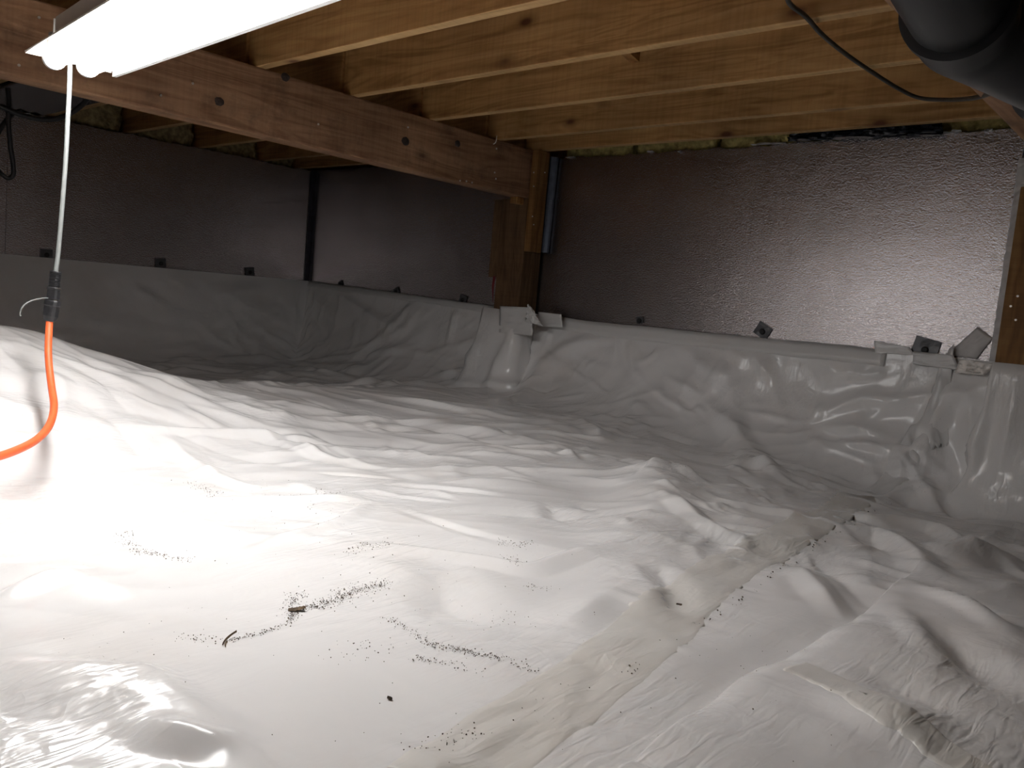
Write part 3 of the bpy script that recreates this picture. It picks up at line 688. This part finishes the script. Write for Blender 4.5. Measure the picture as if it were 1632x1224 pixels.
tape_strip('seam_tape', [(1265,1072),(1330,1098),(1400,1130),(1470,1175),(1550,1240),(1650,1310)], .06, 'seam_tape', 'beige tape strip crossing the lower right liner sheet', .0028, 22)
tape_strip('seam_tape', [(1390,785),(1435,742),(1470,700),(1495,655),(1515,610)], .075, 'edge_tape', 'crumpled tape strip climbing the liner towards the right end of the foil wall', .003, 14)
# small loose wrinkle of tape on the crossing
# tape band holding the liner top to the far wall
def band(x0, x1, zt, zb, label, seed, y=YW-0.014):
    n = int((x1-x0)/.02); V = []; F = []
    for i in range(n+1):
        x = x0+(x1-x0)*i/n
        t0 = float(top_far(x))+zt+.004*perlin(np.array([x*5+seed]), np.array([.3]))[0]; b0 = float(top_far(x))+zb+.006*perlin(np.array([x*7+seed]), np.array([4.3]))[0]
        for j in range(4):
            s = j/3; V.append((x, y-0.002-s*0.016-.004*abs(perlin(np.array([x*9+seed]), np.array([s*2.]))[0]), t0+(b0-t0)*s))
    for i in range(n):
        for j in range(3): a = i*4+j; F.append((a, a+4, a+5, a+1))
    o = mesh_obj('liner_tape', V, F, 'edge_tape', None, True); m = o.modifiers.new('t', 'SOLIDIFY'); m.thickness = .001; m.offset = 1
    return tag(o, label, 'tape', 'tape bands along the liner top')
band(-2.56, -0.98, .006, -.055, 'pale tape band along the liner top under the bright foil wall', 1.)
band(-4.64, -2.86, .004, -.03, 'dim tape band along the liner top between the corner and the post', 5.)
# white patches of tape wrapped round the foot of the post
def patch(name, px, Yp, mat, label, amp=.006, seed=0., fr=5, cat='tape', nu=12, nv=12):
    c = [at_y(x, y, Yp) for x, y in px]
    return sheet_on(name, c, nu, nv, amp, fr, mat, label, cat, .0009, seed)
patch('post_tape', [(796, 530), (850, 535), (848, 490), (797, 488)], 2.955, 'edge_tape', 'white tape patch wrapped around the foot of the dark post', .016, 2.)
patch('post_tape', [(838, 512), (866, 520), (852, 496), (842, 484)], 2.935, 'edge_tape', 'crumpled pointed tape scrap at the right foot of the post', .02, 4., 6)
patch('post_tape', [(858, 520), (897, 522), (895, 501), (858, 497)], 3.05, 'edge_tape', 'flat tape scrap on the foil wall just right of the post', .006, 6., 3)
patch('foil_tape_scrap', [(1508, 566), (1556, 572), (1582, 539), (1558, 521)], YW-.006, 'grey_tape', 'grey tape piece stuck slantwise low on the right end of foil wall', .004, 8., 3)
patch('foil_tape_scrap', [(1522, 594), (1570, 598), (1588, 580), (1530, 572)], 3.085, 'silver_tape', 'crinkled silvery tape scrap over the liner top near the right post', .014, 11., 7)
patch('liner_flap', [(1395, 562), (1458, 566), (1450, 553), (1393, 543)], YW-.02, 'edge_tape', 'pointed white liner flap standing up against the bright foil', .004, 14., 2, 'liner flap')
patch('liner_flap', [(1455, 580), (1530, 590), (1520, 566), (1456, 560)], 3.095, 'edge_tape', 'folded white liner flap under the black pin beside the silvery scrap', .012, 19., 4, 'liner flap')

# black fastener pins with tape patches along the liner top
def pin(x, y, wall, label, sz=.034, rot=0.0, pm='dark_tape'):
    P = at_y(x, y, YW-.003) if wall == 'far' else at_x(x, y, XW+.003)
    e = empty('fastener_pin', tuple(P)); tag(e, label, 'fastener', 'black fastener pins along the liner top')
    U = np.array([1., 0, 0]) if wall == 'far' else np.array([0, 1., 0]); Nn = np.array([0, -1., 0]) if wall == 'far' else np.array([1., 0, 0]); Zu = np.array([0, 0, 1.])
    V = []; F = []; k = 5
    for i in range(k):
        for j in range(k):
            a, b = (i/(k-1)-.5)*sz*1.15, (j/(k-1)-.5)*sz
            a2, b2 = a*math.cos(rot)-b*math.sin(rot), a*math.sin(rot)+b*math.cos(rot)
            V.append(U*a2+Zu*b2+Nn*(.001+.006*abs(perlin(np.array([i*.7+x]), np.array([j*.6+y]))[0])))
    for i in range(k-1):
        for j in range(k-1): q = i*k+j; F.append((q, q+k, q+k+1, q+1))
    o = mesh_obj('tape_patch', V, F, pm, e); m = o.modifiers.new('t', 'SOLIDIFY'); m.thickness = .0008; m.offset = 1
    V = []; rr = [(.000, .012), (.007, .012), (.010, .009), (.0105, 0.0)]
    for d, r in rr:
        for q in range(12): V.append(Nn*(d+.002)+U*r*math.cos(q*math.pi/6)+Zu*r*math.sin(q*math.pi/6)-Zu*.004)
    F = [(a*12+q, a*12+(q+1) % 12, (a+1)*12+(q+1) % 12, (a+1)*12+q) for a in range(3) for q in range(12)]
    mesh_obj('pin_head', V, F, 'pin_black', e)
pin(74, 405, 'left', 'black fastener pin on left wall next to the hanging cord', .05, 0)
pin(256, 419, 'left', 'black fastener pin on left wall, second from the hanging cord', .052, .1)
pin(398, 433, 'left', 'black fastener pin on left wall, nearest the room corner', .052, .15)
pin(543, 452, 'far', 'black fastener pin just right of the room corner', .034, .6)
pin(632, 464, 'far', 'black fastener pin midway between corner and post', .04, .5)
pin(738, 477, 'far', 'square black fastener pin nearest the post on its left', .046, -.25)
pin(1020, 510, 'far', 'small black fastener pin below the foil creases right of the post', .03, .2)
pin(1216, 527, 'far', 'grey cornered fastener pin midway along the bright foil wall', .055, -.5)
pin(1475, 556, 'far', 'wide black fastener pin beside the liner flap near the right post', .075, -.2)
# red tape tail hanging from the cleat
P = at_y(788, 440, 3.0); Q = at_y(786, 482, 3.0)
V = [(P[0]-.008, 3.0, P[2]), (P[0]+.008, 3.0, P[2]), (P[0]+.006, 2.996, (P[2]*.6+Q[2]*.4)), (Q[0]+.001, 2.998, Q[2]), (Q[0]-.001, 2.998, Q[2]), (P[0]-.007, 2.996, (P[2]*.6+Q[2]*.4))]
o = mesh_obj('tape_tail', V, [(0, 1, 2, 5), (5, 2, 3, 4)], 'red_tape'); o.modifiers.new('t', 'SOLIDIFY').thickness = .001
tag(o, 'dark red tape tail hanging below the cleat left of the post', 'tape')

# ------------------------------------------------------------------ fluorescent fixture
FZ = 0.46
farP = (at_z(43, 79, FZ)+at_z(174, 115, FZ))/2
axd = np.array([0.991, -0.126, -0.05]); axd /= np.linalg.norm(axd)       # from the far end towards the near end
side = np.cross([0, 0, 1], axd); side /= np.linalg.norm(side); upv = np.cross(axd, side)
fx = empty('fluorescent_light', tuple(farP)); tag(fx, 'white fluorescent light fixture with two glowing tubes hanging below the joists', 'light fixture')
fx.rotation_euler = Matrix((axd, side, upv)).transposed().to_euler()
HW = float(abs((at_z(174, 115, FZ)-at_z(43, 79, FZ))@side))/2
LEN = 1.22
def prof(name, pts, x0, x1, mat, closed=True):
    V = [(x0, a, b) for a, b in pts]+[(x1, a, b) for a, b in pts]; n = len(pts)
    F = [(k, (k+1) % n, n+(k+1) % n, n+k) for k in range(n)]+[tuple(range(n))[::-1], tuple(range(n, 2*n))]
    bm = bmesh.new(); me = bpy.data.meshes.new('t'); me.from_pydata(V, [], F); bm.from_mesh(me); bpy.data.meshes.remove(me)
    return bm_obj(name, bm, mat, fx)
sgn = 1 if side[1] > 0 else -1      # local +y side that lies away from the camera
yn, yf = -HW*sgn, HW*sgn
prof('housing', [(-.036, .045), (.036, .045), (.036, .085), (-.036, .085)], 0.02, LEN, 'white_enamel')
prof('reflector_wing', [(yn, -.002), (yn-.0015*sgn, .000), (-.036*sgn, .050), (-.036*sgn, .046)], 0.0, LEN+.02, 'shaded_enamel')
prof('reflector_wing', [(yf, 0.0), (yf+.003*sgn, 0.0), (yf+.003*sgn, .028), (.036*sgn, .052), (.036*sgn, .048), (yf, .026)], 0.0, LEN+.02, 'white_enamel')
prof('reflector_lip', [(yf+.003*sgn, -.012), (yf+.012*sgn, -.012), (yf+.012*sgn, .0), (yf+.008*sgn, .002), (yf+.008*sgn, .006), (yf+.012*sgn, .008), (yf+.012*sgn, .018), (yf+.003*sgn, .018)], 0.0, LEN+.02, 'white_enamel')
for x0 in (-.001, LEN+.019):  # unseen plates added at the ends to cut light reaching the left wall
    prof('end_light_stop', [(yn, -.004), (yf, -.004), (yf, .024), (.036*sgn, .05), (.036*sgn, .085), (-.036*sgn, .085), (-.036*sgn, .05)], x0, x0+.0015, 'white_enamel')
for yy in (-.033*sgn, .037*sgn):
    t = tube('tube', [(0.012, yy, -.003), (LEN-.012, yy, -.003)], .021, 'tube_glow', fx, 20, 1)
    tube('end_cap', [(-.006, yy, -.004), (-.003, yy, -.004), (.0, yy, -.004), (.016, yy, -.004)], [.014, .021, .0235, .0235], 'white_enamel', t, 20, 1)
    bm = bmesh.new(); bm_box(bm, (0.02, yy, .030), (.018, .030, .04), .003); bm_obj('lamp_holder', bm, 'white_enamel', fx)
for xx in (LEN*.62, LEN*.93):
    M = farP+axd*xx+upv*.085
    hc = tube('hanging_chain', [(xx, 0, .085), (xx+.0, 0.0, .085+(S-M[2]))], .0025, 'steel', fx, 6, 1)
# lamp cord
c0 = farP+axd*.03+side*(-.005)+upv*.05
def dep(x, y, ref): d = ray(x, y); return d*(ref/np.linalg.norm(d[:2]))
RH = float(np.hypot(farP[0], farP[1]))
cordpts = [dep(112, 86, RH), dep(111, 130, RH), dep(108, 190, RH), dep(105, 250, RH), dep(99, 330, RH), dep(93, 400, RH), dep(89, 434, RH)]
cordpts.insert(0, farP+axd*.04+upv*.045-side*.003)
FXM = Matrix.Translation(fx.location) @ fx.rotation_euler.to_matrix().to_4x4()
lc = tube('cord', cordpts, .0052, 'white_cord', fx, 10, 6); lc.matrix_parent_inverse = FXM.inverted(); lc['label'] = 'pale grey cord hanging down'
# plugs
def lathe_path(name, A, B, prof_, mat, parent=None, seg=14, flat=0.8):
    A = np.array(A); B = np.array(B); T = B-A; L = np.linalg.norm(T); T /= L
    a = np.cross(T, [0.55, -.83, 0]); a /= np.linalg.norm(a); b = np.cross(T, a); V = []; F = []
    for (t, r) in prof_:
        for j in range(seg):
            th = 2*math.pi*j/seg; cs, sn_ = math.cos(th), math.sin(th)
            # squarish section
            k = (abs(cs)**3+abs(sn_)**3)**(-1/3)
            V.append(A+T*L*t+PS*r*k*(cs*a+sn_*b*flat))
    m = len(prof_)
    for i in range(m-1):
        for j in range(seg): F.append((i*seg+j, i*seg+(j+1) % seg, (i+1)*seg+(j+1) % seg, (i+1)*seg+j))
    F += [tuple(range(seg))[::-1], tuple((m-1)*seg+j for j in range(seg))]
    return mesh_obj(name, V, F, mat, parent, False)
PS = 1.15
A, B = dep(88.5, 432, RH), dep(84.5, 477, RH)
pr = [(0, .006), (0.0, .0105)]
for i in range(9): pr += [(.04+i*.06, .0115), (.055+i*.06, .0100), (.08+i*.06, .0100), (.09+i*.06, .0115)]
pr += [(.60, .0135), (.64, .0135), (.66, .0122), (1.0, .0122)]
lp = lathe_path('plug', A, B, pr, 'black_rubber', lc); lp['label'] = 'ribbed black plug'
lead = empty('extension_lead', (0, 0, 0)); tag(lead, 'orange extension lead with black socket curving off to the left', 'extension lead')
A2, B2 = dep(84.3, 478, RH), dep(79, 512, RH)
lathe_path('socket', A2, B2, [(0, .014), (.06, .0155), (.25, .0155), (.3, .0145), (.75, .0140), (1.0, .0105)], 'black_rubber', lead)['label'] = 'black socket end'
tag(tube('plug_tag_wire', [dep(79, 475, RH), dep(66, 475.5, RH*.99), dep(48, 480, RH*.985), dep(36, 489, RH*.98), dep(32, 500, RH*.98), dep(33, 504, RH*.98)], .0016, 'white_cord', None, 6, 5), 'thin pale wire loop curling left from the plug connection', 'wire')
oc = [(79, 511), (77, 550), (78, 580), (82, 615), (86, 645), (82, 670), (70, 690), (50, 706), (20, 720), (-20, 733), (-80, 750)]
ref = [RH*q for q in (1, .985, .97, .945, .91, .87, .84, .81, .785, .76, .74)]
tube('cord', [dep(x, y, r) for (x, y), r in zip(oc, ref)], .0078, 'orange_cord', lead, 12, 6)

# ------------------------------------------------------------------ black drain pipe, upper right
pipe = empty('drain_pipe', (-0.30, 1.10, .42)); tag(pipe, 'black plastic drain pipe with elbow in the upper right corner', 'pipe')
def loc(P): return np.array(P)-np.array(pipe.location)
def dd(x, y, t): d = ray(x, y); return d/np.linalg.norm(d)*t
J = dd(1541, 42, 1.30)
dA = np.array([-math.sin(math.radians(6)), math.cos(math.radians(6)), 0.0]); dB = np.array([math.sin(math.radians(14)), math.cos(math.radians(14)), -0.01]); dB /= np.linalg.norm(dB)
tube('straight_pipe', [loc(J-dA*3.3), loc(J-dA*.05)], .0565, 'black_abs', pipe, 56, 1)
el = tube('elbow', [loc(J-dA*.075), loc(J-dA*.03), loc(J), loc(J+dB*.03), loc(J+dB*.075), loc(J+dB*.13)], [.0615, .062, .062, .062, .061, .0605], 'black_abs', pipe, 56, 6)
tube('rim', [loc(J-dA*.082), loc(J-dA*.081), loc(J-dA*.066), loc(J-dA*.065)], [.060, .0665, .0665, .060], 'black_abs', el, 56, 1)
tube('straight_pipe', [loc(J+dB*.10), loc(J+dB*1.7)], .0605, 'black_abs', pipe, 56, 1)
cp_ = tube('coupling', [loc(J+dB*.270), loc(J+dB*.271), loc(J+dB*.46), loc(J+dB*.461)], [.060, .069, .069, .060], 'black_abs', pipe, 56, 1)
tube('rim', [loc(J+dB*.269), loc(J+dB*.268), loc(J+dB*.284), loc(J+dB*.285)], [.066, .0715, .0715, .066], 'black_abs', cp_, 56, 1)
# thin dark wire stapled below the joists
wp = [(1250, -25, .728), (1258, 5, .728), (1285, 27, .724), (1308, 53, .722), (1345, 84, .722), (1390, 115, .722), (1430, 140, .716), (1465, 156, .70), (1510, 159, .66), (1545, 157, .58), (1566, 153, .515), (1582, 147, .495), (1600, 143, .49), (1640, 138, .485)]
tag(tube('hanging_wire', [at_z(*q) for q in wp], .0056, 'dark_wire', None, 8, 6), 'thin dark wire drooping across the joists towards the black pipe', 'wire')
# cables and black stuffing in the bay beyond the girder
tag(tube('black_cable', [at_x(x, y, X) for x, y, X in ((-60, 150, -3.5), (0, 169, -3.5), (30, 182, -3.5), (60, 189.5, -3.5), (85, 190, -3.5), (110, 182, -3.5), (130, 168, -3.45), (141, 156, -3.4), (146, 146, -3.35))], .0095, 'black_rubber', None, 8, 6), 'black cable sagging between the joists beyond the girder', 'cable')
tag(tube('black_cable', [at_x(x, y, X) for x, y, X in ((34, 176, -3.56), (20, 182, -3.56), (8, 194, -3.55), (-4, 215, -3.55), (-12, 245, -3.55), (-4, 270, -3.54), (6, 280, -3.53), (14, 284, -3.53), (21, 278, -3.53), (21, 262, -3.53), (17, 235, -3.53), (14, 205, -3.53), (13, 180, -3.53), (14, 160, -3.53), (12, 140, -3.53))], .0085, 'black_rubber', None, 8, 6), 'black cable hanging in a loop at the left edge', 'cable')
bb = box('black_duct', (XW-.02, 1.178, .727), (-3.95, 1.515, .955), 'black_film', bev=.01)
tag(bb, 'black plastic box between the joists above the left wall', 'duct')

# ------------------------------------------------------------------ dirt on the liner
G = []
def trail(px, n, spread, smin=.0005, smax=.0013):
    P = smoothpath([hitl(x, y)[:2] for x, y in px], 8)
    for _ in range(n):
        k = rs.randint(len(P)-1); t = rs.rand(); q = P[k]*(1-t)+P[k+1]*t+rs.randn(2)*spread
        G.append((q[0], q[1], smin+(smax-smin)*rs.rand()**2.5))
trail([(462, 985), (480, 972), (510, 968), (545, 952), (580, 940), (614, 930)], 420, .006)
trail([(500, 968), (550, 950), (610, 932)], 160, .012)
trail([(463, 976), (466, 956), (478, 946)], 110, .008); trail([(366, 1024), (410, 1012), (458, 996)], 120, .003); trail([(458, 996), (470, 978)], 60, .003)
trail([(612, 985), (660, 1010), (685, 1028), (720, 1035), (790, 1050), (850, 1070)], 260, .005); trail([(720, 1035), (800, 1052)], 110, .004); trail([(665, 1050), (700, 1058), (770, 1075)], 70, .005)
trail([(556, 885), (575, 868), (600, 872), (622, 866)], 90, .008); trail([(195, 848), (215, 875), (245, 885), (310, 895)], 170, .006); trail([(800, 862), (815, 870), (850, 866)], 80, .008); trail([(812, 886), (824, 902)], 50, .008)
trail([(840, 935), (875, 940)], 40, .008); trail([(295, 768), (330, 782), (350, 800)], 90, .012); trail([(500, 780), (560, 788)], 60, .012); trail([(280, 1018), (340, 1022)], 40, .008)
trail([(780, 980), (820, 1000)], 30, .02); trail([(545, 1040), (590, 1040)], 40, .02); trail([(430, 760), (500, 790), (560, 830)], 40, .05); trail([(660, 1195), (720, 1180), (760, 1165)], 50, .01); trail([(1020, 720), (1060, 735), (1100, 745)], 40, .01)
trail([(300, 1000), (600, 1080), (850, 1110)], 60, .16); trail([(450, 870), (800, 950)], 60, .14); trail([(1000, 1090), (1300, 1060)], 40, .10)
trail([(1420, 800), (1340, 845), (1290, 880), (1180, 955), (1110, 1000)], 70, .004, .0006, .0022); trail([(1000, 1078), (1022, 1062)], 9, .005, .0008, .002)
V = []; F = []
for x, y, s in G:
    z = float(sheet2_z(np.array([x]), np.array([y]))[0])+s*.4+.0012; b0 = len(V)
    for d in ((1, 0, 0), (0, 1, 0), (-1, 0, 0), (0, -1, 0), (0, 0, .8), (0, 0, -.8)): V.append((x+d[0]*s*rs.uniform(.6, 1.3), y+d[1]*s*rs.uniform(.6, 1.3), z+d[2]*s))
    F += [(b0+a, b0+(a+1) % 4, b0+4) for a in range(4)]+[(b0+(a+1) % 4, b0+a, b0+5) for a in range(4)]
o = mesh_obj('dirt_grains', V, F, 'dirt'); tag(o, 'dark dirt grains scattered in trails over the white liner', 'dirt'); o['kind'] = 'stuff'
def scrap(px, py, L, W, rot, label, nm='leaf_scrap', mat='dry_leaf'):
    P = hitl(px, py); V = []; F = []; n = 7
    for i in range(n+1):
        t = i/n; wd = W*math.sin(math.pi*(.12+.82*t))*(1+random.uniform(-.25, .25))
        for s_ in (-1, 0, 1):
            x = (t-.5)*L; y = s_*wd/2+.1*L*math.sin(3*t)
            X = P[0]+x*math.cos(rot)-y*math.sin(rot); Y = P[1]+x*math.sin(rot)+y*math.cos(rot)
            V.append((X, Y, float(liner_z(X, Y))+.0012+(.0025 if s_ == 0 else 0)+.004*t*t*(L > .02)))
    for i in range(n):
        for j in range(2): a = i*3+j; F.append((a, a+3, a+4, a+1))
    o = mesh_obj(nm, V, F, mat); o.modifiers.new('t', 'SOLIDIFY').thickness = .0008
    tag(o, label, 'debris')
scrap(473, 975, .022, .010, .9, 'dark curled leaf scrap at the start of the dirt trail')
scrap(366, 1022, .034, .002, 2.15, 'thin brown twig left of the curled leaf scrap', 'twig')
scrap(361, 1029, .014, .0018, 2.5, 'shorter twig touching the thin brown twig', 'twig')
scrap(621, 1116, .006, .004, .3, 'lone dark crumb on the bare liner in the foreground', 'dirt_crumb', 'dirt')
scrap(1082, 966, .009, .006, .8, 'dark crumb caught in the pinched fold beside the seam tape', 'dirt_crumb', 'dirt')
